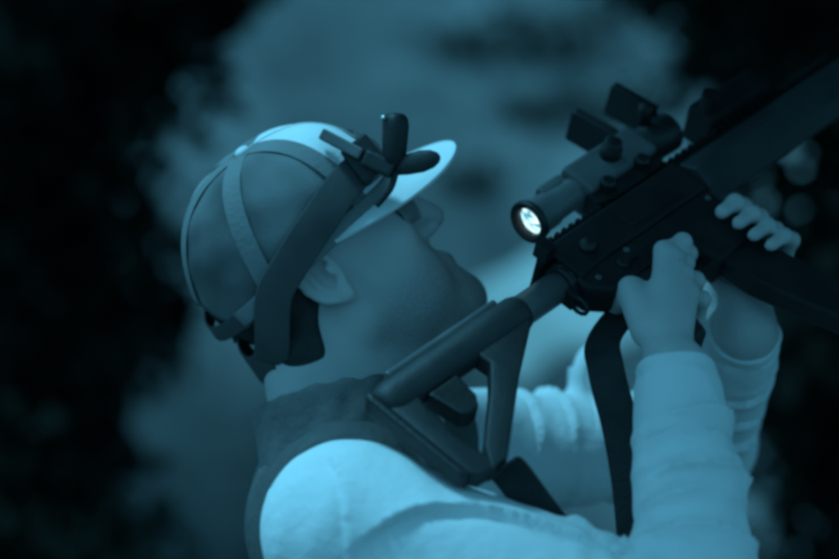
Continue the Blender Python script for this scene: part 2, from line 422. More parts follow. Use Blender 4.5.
def shrub(x, y, lumps, label, m, group='shrubs on the slope', per=5000, size=.05):
    z0 = float(hz(x, y))
    t = tag(empty('shrub', (x, y, z0)), label, 'shrub', group)
    L = [(dx, dy, dz, rx, ry, rz) for dx, dy, dz, rx, ry, rz in lumps]
    for l in L:
        e = Vector(l[:3]); bm = bmesh.new()
        add_tube(bm, catmull([Vector((0, 0, -.05)), e * .5 + Vector((random.uniform(-.05, .05), 0, .05)), e], 4), [.025 * (1 - .08 * i) for i in range(9)], 6)
        bm_obj('stem', bm, M['bark'], t, True)
    leaf_cloud('foliage', L, per, size, m, t, 1.8)
    return t
shrub(-.85, 5.6, [(0, 0, .5, .45, .35, .5), (-.3, .1, .85, .4, .3, .42), (.34, 0, .5, .34, .3, .38)], 'low dark bush beside the man\'s back', M['needle'], 'added dark bushes beside the man', 9500, .04)  # bush put in to blacken the lower left corner
shrub(.98, 5.4, [(0, 0, .45, .42, .35, .45), (.3, .1, .75, .35, .3, .35), (-.2, 0, .5, .3, .3, .36)], 'added low bush darkening the corner beyond the raised elbow', M['needle'], 'added dark bushes beside the man', 9500, .04)  # bush put in to blacken the lower right corner
for x, y, s, lab in ((0.30, 12.35, .34, 'dark blurred shrub high on the slope above the brim'), (0.80, 12.45, .42, 'dark blurred shrub highest on the slope above the scope'),
                     (0.26, 11.35, .20, 'small dark blurred shrub in front of the man\'s nose'), (1.02, 12.0, .36, 'dark blurred shrub behind the raised cover'),
                     (0.58, 11.95, .26, 'dark blurred shrub between the brim and the raised cover')):
    shrub(x, y, [(0, 0, .3 * s, .7 * s, .6 * s, .55 * s), (.5 * s, .1, .6 * s, .5 * s, .5 * s, .45 * s), (-.45 * s, 0, .35 * s, .5 * s, .5 * s, .45 * s)], lab, M['shrub'], per=2600, size=.035)

# ------------------------------------------------------------------ frames: head, cap, rifle
HO = P(329, 274, 2.25)
RH = Matrix.Rotation(math.radians(10), 3, 'Z') @ Matrix.Rotation(math.radians(-38), 3, 'Y')
RC = Matrix.Rotation(math.radians(12), 3, 'Z') @ Matrix.Rotation(math.radians(-36), 3, 'Y') @ Matrix.Rotation(math.radians(12), 3, 'X')
def H(x, y, z): return HO + RH @ Vector((x, y, z))
def K(x, y, z): return HO + RC @ Vector((x, y, z))
HEEL = P(377, 408, 2.02)
d_ = Vector((.68, .59, .44)).normalized()
u_ = Vector((-.72, .41, .565)); u_ = (u_ - d_ * u_.dot(d_)).normalized(); l_ = u_.cross(d_)
RM = Matrix(((d_.x, l_.x, u_.x, HEEL.x), (d_.y, l_.y, u_.y, HEEL.y), (d_.z, l_.z, u_.z, HEEL.z), (0, 0, 0, 1)))
def G(x, y, z): return RM @ Vector((x, y, z))

# joints
NECK = Vector((-.070, 2.22, 1.405))
SR = P(352, 532, 2.03); SL = Vector((.055, 2.38, 1.368))
ER = P(702, 640, 1.98); EL = Vector((.300, 2.480, 1.375))
WR = G(.236, -.016, -.146); WL = G(.404, .066, -.124)
HIP = Vector((.035, 2.23, .96))

# ------------------------------------------------------------------ the person
person = tag(empty('person', (HIP.x, HIP.y, 0)), 'man in white sleeves and cap, head tilted back behind a rifle stock', 'person')

def build_body():
    f = Field((-.40, 1.80, -.02), (.62, 2.72, 1.75), 0.003)
    # legs, torso, neck, arms (all under clothes except neck and hands)
    for s in (-1, 1):
        hp = HIP + Vector((.03 * s, -.09 * s if s < 0 else -.09 * s, -.04)); kn = Vector((HIP.x + .05 + .04 * s, HIP.y - .11 * s, .50)); an = Vector((HIP.x - .02 + .06 * s, HIP.y - .13 * s, .09))
        f.cone(hp, kn, .075, .052, .03); f.cone(kn, an, .05, .036, .02); f.cone(an + Vector((-.03, 0, -.045)), an + Vector((.13, -.02, -.055)), .034, .028, .02)
    mid = (SR + SL) / 2
    f.cone(HIP, (HIP + NECK) / 2, .11, .10, .04); f.cone((HIP + NECK) / 2, NECK + Vector((.02, 0, -.10)), .10, .085, .05)
    f.cone(NECK + Vector((0, -.01, -.07)), SR, .06, .048, .05); f.cone(NECK + Vector((0, .01, -.07)), SL, .06, .048, .05)
    f.cone(NECK + Vector((.0, 0, -.04)), H(-.033, 0, -.015), .064, .057, .03)
    f.cone(NECK + Vector((.045, 0, -.02)), H(.025, 0, -.060), .050, .046, .04)
    f.cone(SR, ER, .046, .038, .02); f.cone(ER, WR, .038, .0295, .015)
    f.cone(SL, EL, .046, .038, .02); f.cone(EL, WL, .038, .0295, .015)
    # head
    f.ell(H(-.008, 0, .045), (.100, .076, .090), RH, .0)
    f.ell(H(.040, 0, -.030), (.056, .057, .082), RH, .03)
    f.ell(H(.060, 0, .050), (.040, .060, .045), RH, .03)
    for s in (-1, 1):
        f.cone(H(-.004, .054 * s, -.050), H(.080, .016 * s, -.098), .019, .017, .03)
        f.cone(H(-.006, .060 * s, -.005), H(-.002, .055 * s, -.052), .014, .017, .02)
        f.ell(H(.058, .046 * s, -.010), (.026, .020, .020), RH, .02)
        f.ell(H(.048, .042 * s, -.058), (.038, .024, .036), RH, .025)
    f.ell(H(.086, 0, -.100), (.026, .032, .025), RH, .022)
    f.cone(H(.089, -.030, .036), H(.089, .030, .036), .013, .013, .015)
    for s in (-1, 1): f.ell(H(.100, .033 * s, .017), (.018, .019, .013), RH, .012, sub=True)
    for s in (-1, 1): f.ell(H(.082, .032 * s, .016), (.013, .014, .012), RH, .004)
    f.cone(H(.092, 0, .030), H(.114, 0, -.018), .0110, .0130, .018)
    for s in (-1, 1): f.ell(H(.104, .012 * s, -.024), (.011, .008, .008), RH, .006)
    f.cone(H(.092, -.024, -.060), H(.092, .024, -.060), .010, .010, .012); f.cone(H(.095, -.010, -.060), H(.095, .010, -.060), .0085, .0085, .010)
    f.cone(H(.092, -.018, -.077), H(.092, .018, -.077), .011, .011, .010)
    f.cone(H(.108, -.022, -.068), H(.108, .022, -.068), .0035, .0035, .004, sub=True)
    # ears
    for s in (-1, 1):
        RE = RH @ Matrix.Rotation(math.radians(28 * s), 3, 'Z') @ Matrix.Rotation(math.radians(-12), 3, 'Y')
        c = Vector((-.015, .081 * s, .012))
        E = lambda x, y, z: H(*c) + RE @ Vector((x, y * s, z))
        f.ell(E(0, 0, 0), (.0200, .0100, .0310), RE, .004)
        f.ell(E(.003, .0095, .001), (.0135, .0105, .0215), RE, .003, sub=True)
        arc = [E(.0190 * math.cos(a), .006 - .002 * math.cos(a), .0300 * math.sin(a)) for a in [math.radians(30 + 22 * q) for q in range(11)]]
        for q in range(10): f.cone(arc[q], arc[q + 1], .0042, .0042, .003)                     # helix
        f.cone(E(-.006, .005, .016), E(-.009, .006, -.010), .0032, .0036, .003)                # antihelix
        f.ell(E(.0115, .006, -.004), (.0045, .0045, .0075), RE, .003)                          # tragus
        f.ell(E(.003, .002, -.031), (.0095, .0065, .0090), RE, .006)                           # lobe
    # right hand on the pistol grip
    def chain(pts, r, k=.005):
        for i in range(len(pts) - 1): f.cone(G(*pts[i]), G(*pts[i + 1]), r * .93 * (1 - .06 * i), r * .93 * (1 - .06 * (i + 1)), .003); f.ell(G(*pts[i]), (r * 1.04,) * 3, None, .003)
    w_ = (.242, -.018, -.132)
    mc = [(.334, -.029, -.050), (.329, -.034, -.064), (.320, -.033, -.084), (.308, -.030, -.102)]
    for q, r in zip(mc, (.013, .013, .0125, .0115)): f.cone(G(*w_), G(*q), .018, r - .0025, .008)
    f.cone(G(.256, -.014, -.100), G(.284, -.012, -.055), .018, .014, .014)
    chain([mc[0], (.361, -.026, -.052), (.368, -.011, -.058), (.358, .001, -.059)], .0092)
    chain([mc[1], (.350, -.016, -.066), (.350, .013, -.068), (.328, .025, -.070)], .0098)
    chain([mc[2], (.341, -.014, -.087), (.341, .013, -.089), (.320, .025, -.090)], .0095)
    chain([mc[3], (.328, -.013, -.106), (.328, .012, -.108), (.308, .023, -.108)], .0085)
    chain([(.278, -.008, -.058), (.286, .016, -.044), (.312, .027, -.040), (.336, .026, -.040)], .0105)
    # left hand
    w2 = (.414, .052, -.118); m2 = [(.461, .016, -.052), (.462, .015, -.072), (.461, .015, -.092), (.463, .014, -.111)]
    f.cone(WL, G(.440, .036, -.088), .0285, .021, .016)
    for q in m2: f.cone(G(.424, .046, -.104), G(*q), .020, .0105, .010)
    for i, q in enumerate(m2): chain([q, (q[0] + .004, -.010, q[2] + .001), (q[0] - .014, -.0255, q[2] + .002), (q[0] - .036, -.0265, q[2] + .002)], .0095 - .0004 * i)
    chain([(.412, .040, -.085), (.412, .034, -.058), (.424, .030, -.034), (.444, .028, -.020)], .0105)
    me, V = f.mesh('body', smooth_it=1)
    inv = RH.inverted(); Lc = (V - np.array(HO)) @ np.array(RH)          # head-local coordinates
    x, y, z = Lc[:, 0], Lc[:, 1], Lc[:, 2]
    sg = lambda a: 1 / (1 + np.exp(-a))
    jaw = sg((-.042 - z - .35 * np.clip(.03 - x, 0, 1)) / .008) * sg((x + .012) / .010) * sg((z + .150) / .006) * (np.abs(y) < .09) * (np.abs(Lc).max(1) < .17)
    lip = np.exp(-(((x - .10) / .02) ** 2 + (y / .022) ** 2 + ((z + .068) / .010) ** 2))
    a = me.attributes.new('stubble', 'FLOAT', 'POINT')
    a.data.foreach_set('value', (0.50 * jaw * (1 - lip)).astype(np.float32))
    return me
body = link('body', build_body(), M['skin']); world_child(body, person)

# eyebrow, hair
def build_hair():
    f = Field(np.array(HO) - .17, np.array(HO) + .17, 0.003)
    f.ell(H(-.012, 0, .042), (.103, .081, .094), RH, 0)
    f.cone(H(-.058, -.038, -.030), H(-.058, .038, -.030), .032, .032, .02)
    f.cone(H(-.046, -.044, -.055), H(-.046, .044, -.055), .020, .020, .02); f.cone(H(-.066, -.034, -.050), H(-.074, -.030, -.088), .030, .022, .02); f.cone(H(-.066, .034, -.050), H(-.074, .030, -.088), .030, .022, .02)
    # cut away the face, leaving nape and sideburns
    f.ell(H(.065, 0, -.03), (.092, .2, .100), RH, .0, sub=True); f.ell(H(.075, 0, -.060), (.134, .2, .085), RH, .012, sub=True)
    for s in (-1, 1): f.ell(H(-.008, .085 * s, .008), (.034, .035, .042), RH, .004, sub=True)
    for s_ in (-1, 1): f.ell(H(.016, .071 * s_, .044), (.026, .009, .018), RH, .008)          # sideburn under the cap
    me, V = f.mesh('hair'); return me
hair = link('hair', build_hair(), M['hair']); world_child(hair, person)
for s in (-1, 1):
    bm = bmesh.new(); add_tube(bm, [H(.098, .014 * s, .034), H(.099, .026 * s, .040), H(.092, .040 * s, .040), H(.080, .052 * s, .033)], [.003, .0042, .004, .0015], 8)
    world_child(bm_obj('eyebrow', bm, M['hair'], None, True), person)

def wrk(V, a=.0035, q=1.0, seed=0.0):
    x, y, z = V[:, 0] * q, V[:, 1] * q, V[:, 2] * q
    n = np.sin(38 * x + 21 * z + 9 * np.sin(17 * y + 11 * x + seed)) * .5 + np.sin(61 * z - 33 * x + 8 * np.sin(23 * x + seed)) * .3 + np.sin(47 * y + 52 * z + 6 * np.sin(31 * x)) * .3
    n2 = np.sin(110 * x + 70 * z + 5 * np.sin(60 * y)) * .15
    return a * (np.sign(n) * np.abs(n) ** 1.3 + n2)

def build_shirt():
    f = Field((-.42, 1.82, .82), (.58, 2.74, 1.60), 0.0033)
    mid = (HIP + NECK) / 2
    f.cone(HIP + Vector((0, 0, -.06)), mid, .130, .115, .05); f.cone(mid, NECK + Vector((.02, 0, -.10)), .115, .098, .06)
    f.cone(NECK + Vector((0, -.02, -.065)), SR, .068, .070, .06); f.cone(NECK + Vector((0, .02, -.065)), SL, .068, .062, .06)
    def fold(n, amp, seed, lo=0., hi=1.):
        q = random.Random(seed); R_ = [(q.uniform(lo, hi), q.uniform(-.10, .10), q.uniform(0, 6.28), q.uniform(.010, .028), q.uniform(.4, 1.0) * q.choice((1, 1, -.8)), q.uniform(0, 6.28)) for _ in range(n)]
        def g(t, th):
            o = np.zeros_like(t)
            for tc, tl, p0, wd, am, pm in R_:
                dt = t - tc - tl * np.sin(th - p0)
                o = o + am * np.exp(-(dt / wd) ** 2 * np.where(dt > 0, 1.0, .35)) * (.5 + .5 * np.cos(th - pm)) ** .8
            return amp * o
        return g
    f.cone(SR, ER, .071, .058, .04, fold=fold(4, .004, 5, .3, 1.0))
    f.cone(ER, WR + (ER - WR) * .10, .060, .040, .02, fold=fold(6, .0035, 11, .05, 1.0))
    f.cone(SL, EL, .060, .056, .04, fold=fold(5, .004, 3, .12, 1.0))
    f.cone(EL, WL + (EL - WL) * .10, .058, .040, .02, fold=fold(5, .0035, 8, .05, 1.0))
    f.ell(P(592, 376, 2.43), (.022, .022, .034), None, .02)                      # bunched sleeve
    # open sleeve ends
    for E_, W_ in ((ER, WR), (EL, WL)):
        ax = (W_ - E_).normalized(); f.cone(W_ - ax * .022, W_ + ax * .09, .0315, .056, .003, sub=True)
    # neck hole
    f.cone(NECK + Vector((.01, 0, -.06)), NECK + Vector((-.01, 0, .2)), .074, .085, .01, sub=True)
    f.plane_cut((0, 0, .86), (0, 0, -1))
    # tucks in the sleeves: each is a line drawn on the arm (position along it, angle round it; 0 = side, 90 = top)
    def tucks(V, A, B, rad, lines):
        A = np.array(A); B = np.array(B); ab = B - A; L = np.linalg.norm(ab); ax = ab / L
        e1 = np.array([0, -1.0, 0]); e1 -= ax * (e1 @ ax); e1 /= np.linalg.norm(e1); e2 = np.array([0, 0, 1.0]); e2 -= ax * (e2 @ ax); e2 -= e1 * (e2 @ e1); e2 /= np.linalg.norm(e2)
        R = V - A; t = R @ ax; q = R - np.outer(t, ax); rr = np.linalg.norm(q, axis=1); th = np.arctan2(q @ e2, q @ e1)
        near = (rr < rad * 1.5) & (t > -.04) & (t < L + .04); out = np.zeros(len(V)); u = t; v = th * rad
        for pts, amp, wd in lines:
            pp = np.array([(p.x, p.y) for p in catmull([Vector((a * L, math.radians(b) * rad, 0)) for a, b in pts], 5)])
            best = np.full(len(V), 9.0); sg = np.ones(len(V)); par = np.zeros(len(V))
            for k in range(len(pp) - 1):
                a, b = pp[k], pp[k + 1]; d = b - a; l2 = d @ d + 1e-9
                w = np.clip(((u - a[0]) * d[0] + (v - a[1]) * d[1]) / l2, 0, 1)
                dx, dy = u - a[0] - w * d[0], v - a[1] - w * d[1]; ds = np.hypot(dx, dy); m = ds < best
                best[m] = ds[m]; sg[m] = np.sign(d[0] * dy - d[1] * dx)[m]; par[m] = ((k + w) / (len(pp) - 1))[m]
            fade = np.clip(np.sin(np.pi * np.clip(par, .02, .98)) * 1.8, 0, 1)
            out += near * fade * amp * np.where(sg > 0, np.exp(-best / wd), -.7 * np.exp(-(best / (wd * .45)) ** 2) + 1.0 * np.exp(-(best / (wd * .12)) ** 2))
        return out
    def shape(V):
        o = wrk(V, .0013)
        o = o + tucks(V, SR, ER, .066, [([(.06, 0), (.18, 34), (.34, 54), (.52, 60), (.72, 52)], .0085, .020), ([(.02, -40), (.2, -14), (.42, -6), (.66, -12)], .006, .016), ([(-.12, 60), (-.02, 30), (.05, -10)], .004, .014), ([(.55, 85), (.68, 66), (.86, 40)], .005, .012)])
        o = o + tucks(V, SL, EL, .058, [([(.16, 120), (.20, 60), (.17, 0)], .006, .012), ([(.30, 125), (.35, 70), (.33, 10)], .0065, .012), ([(.42, 120), (.48, 75), (.45, 20)], .005, .010), ([(.56, 125), (.62, 70), (.58, 5)], .0065, .013), ([(.70, 110), (.80, 55), (.84, -10)], .006, .012)])
        o = o + tucks(V, ER, WR, .052, [([(.30, -70), (.34, 0), (.28, 75)], .011, .014), ([(.42, -80), (.47, -10), (.44, 50)], .009, .012), ([(.55, -40), (.58, 30), (.53, 95)], .011, .013), ([(.66, -75), (.69, -5), (.68, 60)], .009, .012), ([(.76, -30), (.80, 40), (.77, 100)], .008, .011)])
        o = o + tucks(V, EL, WL, .050, [([(.3, -70), (.36, 0), (.3, 80)], .006, .012), ([(.5, -60), (.56, 10), (.52, 90)], .006, .012), ([(.7, -70), (.73, 0), (.7, 70)], .005, .010)])
        return o
    me, V = f.mesh('shirt', shape); return me
shirt = link('shirt', build_shirt(), M['white_cotton']); world_child(shirt, person)

for E_, W_ in ((ER, WR), (EL, WL)):
    ax = (W_ - E_).normalized(); bm = bmesh.new()
    prof = [(0, .0345), (0, .0400)] + [(.002 + .032 * q / 16, .0400 + .0010 * (q % 2) - .0022 * q / 16) for q in range(17)] + [(.0355, .0365), (.0355, .0330), (.010, .0335)]
    prof = [(t, q * .945) for t, q in prof]; add_lathe(bm, prof, W_ - ax * .034, W_, 40, cap=False)
    for v in bm.verts: v.co += Vector((math.sin(v.co.z * 190), math.sin(v.co.x * 170), math.sin(v.co.y * 180))) * .0009
    world_child(bm_obj('cuff', bm, M['white_cotton'], None, True), shirt)

def build_vest():
    f = Field((-.42, 1.90, .86), (.30, 2.60, 1.56), 0.004)
    mid = (HIP + NECK) / 2
    f.cone(HIP + Vector((0, 0, -.03)), mid, .150, .132, .05); f.cone(mid, NECK + Vector((.02, 0, -.10)), .132, .110, .06)
    f.cone(NECK + Vector((0, -.02, -.07)), SR + (NECK - SR) * .42, .072, .062, .05); f.cone(NECK + Vector((0, .02, -.07)), SL + (NECK - SL) * .42, .072, .062, .05)
    for S_, E_ in ((SR, ER), (SL, EL)):
        f.cone(S_ + (E_ - S_) * -.05, E_, .082, .080, .01, sub=True)
    f.cone(NECK + Vector((.015, 0, -.05)), NECK + Vector((-.015, 0, .2)), .072, .095, .01, sub=True)
    f.plane_cut((0, 0, .93), (0, 0, -1))
    me, V = f.mesh('vest', lambda V: wrk(V, .0016, 1.0, 2.0)); return me
vest = link('vest', build_vest(), M['dark_cloth']); world_child(vest, person)

def build_collar():
    f = Field(np.array(NECK) - .16, np.array(NECK) + .18, 0.0035)
    up = (H(-.035, 0, -.01) - NECK).normalized()
    f.cone(NECK + up * -.060, NECK + up * .022, .088, .077, 0)
    f.cone(NECK + up * -.060, NECK + up * .014, .097, .081, .02)
    f.cone(NECK + up * -.10, NECK + up * .12, .070, .070, .004, sub=True)
    f.plane_cut(NECK + up * .036, (up + Vector((.10, 0, 0))))
    f.plane_cut(NECK - up * .075, -up)
    me, V = f.mesh('collar', lambda V: wrk(V, .003, 1.3, 4.0)); return me
collar = link('collar', build_collar(), M['collar_cloth']); world_child(collar, vest)

def build_trousers():
    f = Field((-.42, 1.84, .04), (.32, 2.62, 1.06), 0.006)
    f.cone(HIP + Vector((0, 0, .05)), HIP + Vector((0, 0, -.06)), .140, .15, .05)
    for s in (-1, 1):
        hp = HIP + Vector((.03 * s, -.09 * s, -.04)); kn = Vector((HIP.x + .05 + .04 * s, HIP.y - .11 * s, .50)); an = Vector((HIP.x - .02 + .06 * s, HIP.y - .13 * s, .12))
        f.cone(hp, kn, .105, .080, .03); f.cone(kn, an, .078, .068, .03)
    f.plane_cut((0, 0, 1.03), (0, 0, 1)); f.plane_cut((0, 0, .09), (0, 0, -1))
    me, V = f.mesh('trousers', lambda V: wrk(V, .004)); return me
world_child(link('trousers', build_trousers(), M['trouser']), person)
def build_boot(s):
    an = Vector((HIP.x - .02 + .06 * s, HIP.y - .13 * s, .09))
    f = Field(np.array(an) - np.array([.14, .12, .10]), np.array(an) + np.array([.25, .12, .13]), 0.005)
    f.cone(an + Vector((0, 0, .08)), an + Vector((-.01, 0, -.03)), .055, .052, 0)
    f.cone(an + Vector((-.04, 0, -.045)), an + Vector((.13, -.02, -.055)), .048, .040, .03)
    f.plane_cut((0, 0, .002), (0, 0, -1)); f.plane_cut((0, 0, .17), (0, 0, 1))
    me, V = f.mesh('boot'); return me
for s in (-1, 1): world_child(link('boot', build_boot(s), M['boot']), person)

# ------------------------------------------------------------------ eyeglasses
gl = tag(empty('eyeglasses', H(.11, 0, .02)), 'wraparound eyeglasses seen edge-on just under the cap brim', 'glasses')
for s in (-1, 1):
    bm = bmesh.new(); n = 12; rows = []
    for i in range(n + 1):
        a = i / n; y = .008 + .042 * a; x = .106 - .022 * a ** 2.2
        row = []
        for j in range(7):
            q = j / 6; zz = .018 - .028 * q * (1 - .25 * a ** 2) - .002 * a
            row.append(bm.verts.new(H(x - .004 * (q - .5) ** 2 * 4, y * s, zz)))
        rows.append(row)
    for A, B in zip(rows, rows[1:]):
        for j in range(6): bm.faces.new((A[j], A[j + 1], B[j + 1], B[j]))
    fr = [H(*(.106 - .022 * a ** 2.2, (.008 + .042 * a) * s, .0185 - .002 * a)) for a in [q / 10 for q in range(11)]]
    b2 = bmesh.new(); add_tube(b2, fr, .0018, 6); world_child(bm_obj('rim', b2, M['gun_poly'], None, True), gl)
    o = bm_obj('lens', bm, M['lens_clear'], None, True); sm = o.modifiers.new('thickness', 'SOLIDIFY'); sm.thickness = .002
    world_child(o, gl)
    bm = bmesh.new(); add_tube(bm, [H(.084, .050 * s, .016), H(.05, .072 * s, .028), H(0, .080 * s, .036), H(-.02, .081 * s, .030)], .0016, 6)
    world_child(bm_obj('temple', bm, M['gun_poly'], None, True), gl)
bm = bmesh.new(); add_tube(bm, [H(.106, -.009, .012), H(.110, 0, .014), H(.106, .009, .012)], .002, 6)
world_child(bm_obj('bridge', bm, M['gun_poly'], None, True), gl)

# ------------------------------------------------------------------ cap
cap = tag(empty('baseball_cap', K(0, 0, .03)), 'pale fronted baseball cap with dark mesh back panels on the man\'s head', 'cap')
AF, AB, BW, TOP = .110, .121, .091, .149
def rim_z(ph): return .036 + .014 * math.cos(ph) - .010 * math.cos(2 * ph)
def cap_pt(ph, t, off=0.0):
    """ph around (0 = front), t 0 rim .. 1 crown button"""
    a = AF if math.cos(ph) > 0 else AB
    zr = rim_z(ph)
    if abs(abs(ph) - math.pi) < .62: zr += .042 * math.cos((abs(ph) - math.pi) / .62 * math.pi / 2) ** 1.2    # arched opening at the back
    th = t * math.pi / 2
    c = math.cos(th) ** .72; s = math.sin(th) ** .95
    sl = .012 * math.sin(2 * th) * (1 - math.cos(ph)) * .5
    z = zr + (TOP - zr) * s
    # rim arch must not pull the wall inwards
    zz = (z - rim_z(ph)) / (TOP - rim_z(ph)); thz = math.asin(max(0, min(1, zz)) ** (1 / .95)); c = math.cos(thz) ** .72
    p = Vector((a * c * math.cos(ph) - .004, BW * c * math.sin(ph), z))
    if off:
        n = Vector((p.x / a ** 2, p.y / BW ** 2, max(0, p.z - .03) / .125 ** 2)).normalized(); p = p + n * off
    return p
def wav(p): return .0012 * math.sin(p.x * 70 + p.z * 40) * math.sin(p.y * 60 + p.z * 90)
for i in range(6):
    p0 = i * math.pi / 3; p1 = p0 + math.pi / 3
    if p1 > math.pi + .01: p0 -= 2 * math.pi; p1 -= 2 * math.pi
    bm = bmesh.new(); n, m_ = 18, 22; rows = []
    for a in range(n + 1):
        ph = p0 + (p1 - p0) * (.004 + .992 * a / n)
        rows.append([bm.verts.new(K(*cap_pt(ph, j / m_ * .985, wav(cap_pt(ph, j / m_ * .985)) - .0025 * (abs(2 * a / n - 1) ** 6)))) for j in range(m_ + 1)])
    for A, B in zip(rows, rows[1:]):
        for j in range(m_): bm.faces.new((A[j], B[j], B[j + 1], A[j + 1]))
    front = i in (0, 5)
    o = bm_obj('crown_panel', bm, M['cap_white'] if front else (M['cap_mesh'] if i in (4, 3) else M['cap_mesh_lit']), None, True)
    sm = o.modifiers.new('thickness', 'SOLIDIFY'); sm.thickness = .0018; sm.offset = -1
    tag(o, 'pale front crown panel' if front else 'dark mesh crown panel' if i in (4, 3) else 'far crown panel, coloured lighter to look lit'); world_child(o, cap)
for i in range(6):
    ph = i * math.pi / 3
    ph = ph - 2 * math.pi if ph > math.pi + .01 else ph
    pts = [cap_pt(ph, j / 26 * .98, .0006) for j in range(27)]
    side = Vector((-math.sin(ph), math.cos(ph), 0))
    bm = bmesh.new(); add_ribbon(bm, [K(*p) for p in pts], [RC @ side] * 27, .020 if i not in (0,) else .003, .0009)
    world_child(bm_obj('seam_tape', bm, M['cap_white'] if i == 0 else M['cap_tape'], None, True), cap)
# sweat band round the rim (leaves the back opening free)
pts = []; 
for j in range(61):
    ph = -2.52 + 5.04 * j / 60; q = cap_pt(ph, 0.05, .001); pts.append(q)
bm = bmesh.new(); add_ribbon(bm, [K(*p) for p in pts], [RC @ Vector((0, 0, 1))] * 61, .016, .002)
world_child(bm_obj('rim_band', bm, M['cap_tape'], None, True), cap)
pts = [cap_pt(math.pi - .72 + 1.44 * j / 20 - (2 * math.pi if False else 0), 0, 0) for j in range(21)]
pts = []
for j in range(21):
    ph = math.pi - .72 + 1.44 * j / 20
    pts.append(Vector((AB * math.cos(ph) - .004, BW * math.sin(ph), rim_z(ph) + .010)))
bm = bmesh.new(); add_ribbon(bm, [K(*p) for p in pts], [RC @ Vector((0, 0, 1))] * 21, .017, .0018)
world_child(bm_obj('back_strap', bm, M['strap'], None, True), cap)
bm = bmesh.new(); tp = cap_pt(0, 1.0); add_lathe(bm, [(0, .008), (.003, .0078), (.005, .005), (.006, .001)], K(-.004, 0, TOP - .001), K(-.004, 0, TOP + .01), 16)
world_child(bm_obj('crown_button', bm, M['cap_white'], None, True), cap)
# brim
bm = bmesh.new(); n, m_ = 32, 14; rows = []; PM = math.radians(84); BL = .068
for a in range(n + 1):
    s = a / n * 2 - 1; ph = s * PM
    b = Vector((AF * math.cos(ph) - .004, BW * math.sin(ph), rim_z(ph) + .004)); L = BL * max(0.004, math.cos(s * math.pi / 2)) ** .8
    row = []
    for j in range(m_ + 1):
        q = j / m_; yy = b.y * (1 + .03 * q)
        row.append(bm.verts.new(K(b.x + L * q, yy, b.z - L * q * .16 - .018 * (yy / .085) ** 2 * q * L / BL)))
    rows.append(row)
for A, B in zip(rows, rows[1:]):
    for j in range(m_): bm.faces.new((A[j], A[j + 1], B[j + 1], B[j]))
o = bm_obj('brim', bm, M['cap_white'], None, True); sm = o.modifiers.new('thickness', 'SOLIDIFY'); sm.thickness = .004; sm.offset = 0
bv = o.modifiers.new('edge', 'BEVEL'); bv.width = .0012; bv.segments = 2
world_child(o, cap)

# ------------------------------------------------------------------ head mount worn over the cap
mount = tag(empty('head_mount', K(.07, -.03, .13)), 'dark head mount strapped over the cap with a flip-up pod above the brim', 'head mount')
def skull_pt(x, z, y_sign, off=.004):
    # point on the outside of cap / head at given x, z in cap space
    a = AF if x > 0 else AB
    zz = min(1, max(0, (z - .03) / (TOP - .03))); th = math.asin(zz ** (1 / .95)); c = max(.05, math.cos(th) ** .72)
    e = 1 - (min(.999, abs(x + .004) / (a * c))) ** 2
    return Vector((x, y_sign * (BW * c * math.sqrt(max(e, 0)) + off), z))
def out_n(p):
    return Vector((p.x / .115 ** 2, p.y / BW ** 2, (p.z - .02) / .125 ** 2)).normalized()
for s in (-1, 1):
    lp = [cap_pt(s * a, t, .005) for a, t in ((.10, .30), (.40, .26), (.78, .24), (1.16, .22), (1.52, .16), (1.86, .09), (2.10, .03))] + [Vector((-.090, .064 * s, .000)), Vector((-.100, .046 * s, -.022))]
    lp = catmull(lp, 6); n = len(lp); pts = [K(*p) for p in lp]
    dirs = [(lp[min(i + 1, n - 1)] - lp[max(i - 1, 0)]) for i in range(n)]
    sides = [RC @ dd.cross(out_n(p)) for dd, p in zip(dirs, lp)]
    wd = [.024 + .010 * min(1, i / 16) for i in range(n)]
    bm = bmesh.new(); add_ribbon(bm, pts, sides, wd, .003)
    world_child(bm_obj('strap', bm, M['strap'], None, True), mount)
pts = catmull([K(-.100, -.046, -.022), K(-.110, -.024, -.030), K(-.113, 0, -.032), K(-.110, .024, -.030), K(-.100, .046, -.022)], 6)
bm = bmesh.new(); add_ribbon(bm, pts, [RC @ Vector((0, 0, 1))] * len(pts), .034, .003)
world_child(bm_obj('nape_strap', bm, M['strap'], None, True), mount)
def world_box(bm, c, ex, ey, ez, sx, sy, sz, bev=.002):
    n0 = len(bm.verts); add_box(bm, -sx / 2, sx / 2, -sy / 2, sy / 2, -sz / 2, sz / 2, bev)
    bm.verts.ensure_lookup_table()
    for v in bm.verts[n0:]: v.co = Vector(c) + ex * v.co.x + ey * v.co.y + ez * v.co.z
def basis(d, up=Vector((0, -1, 0))):
    d = Vector(d).normalized(); y = (Vector(up) - d * Vector(up).dot(d)).normalized(); return d, y, d.cross(y)
# base plate on the front of the crown
c = P(366, 160, 2.165)
bm = bmesh.new(); ex, ey, ez = basis(P(384, 186, 2.16) - P(350, 143, 2.17)); world_box(bm, c, ex, ey, ez, .040, .018, .030, .003)
world_child(bm_obj('base_plate', bm, M['gun_black'], None), mount)
# rail reaching back over the crown
bm = bmesh.new(); a, b = P(322, 134, 2.165), P(362, 155, 2.15); ex, ey, ez = basis(b - a); world_box(bm, (a + b) / 2, ex, ey, ez, (b - a).length, .010, .011, .002)
world_child(bm_obj('rail', bm, M['gun_grey'], None), mount)
# pivot block
bm = bmesh.new(); a, b = P(366, 158, 2.155), P(396, 172, 2.145); ex, ey, ez = basis(b - a); world_box(bm, (a + b) / 2, ex, ey, ez, (b - a).length, .020, .016, .003)
world_child(bm_obj('pivot_block', bm, M['gun_black'], None), mount)
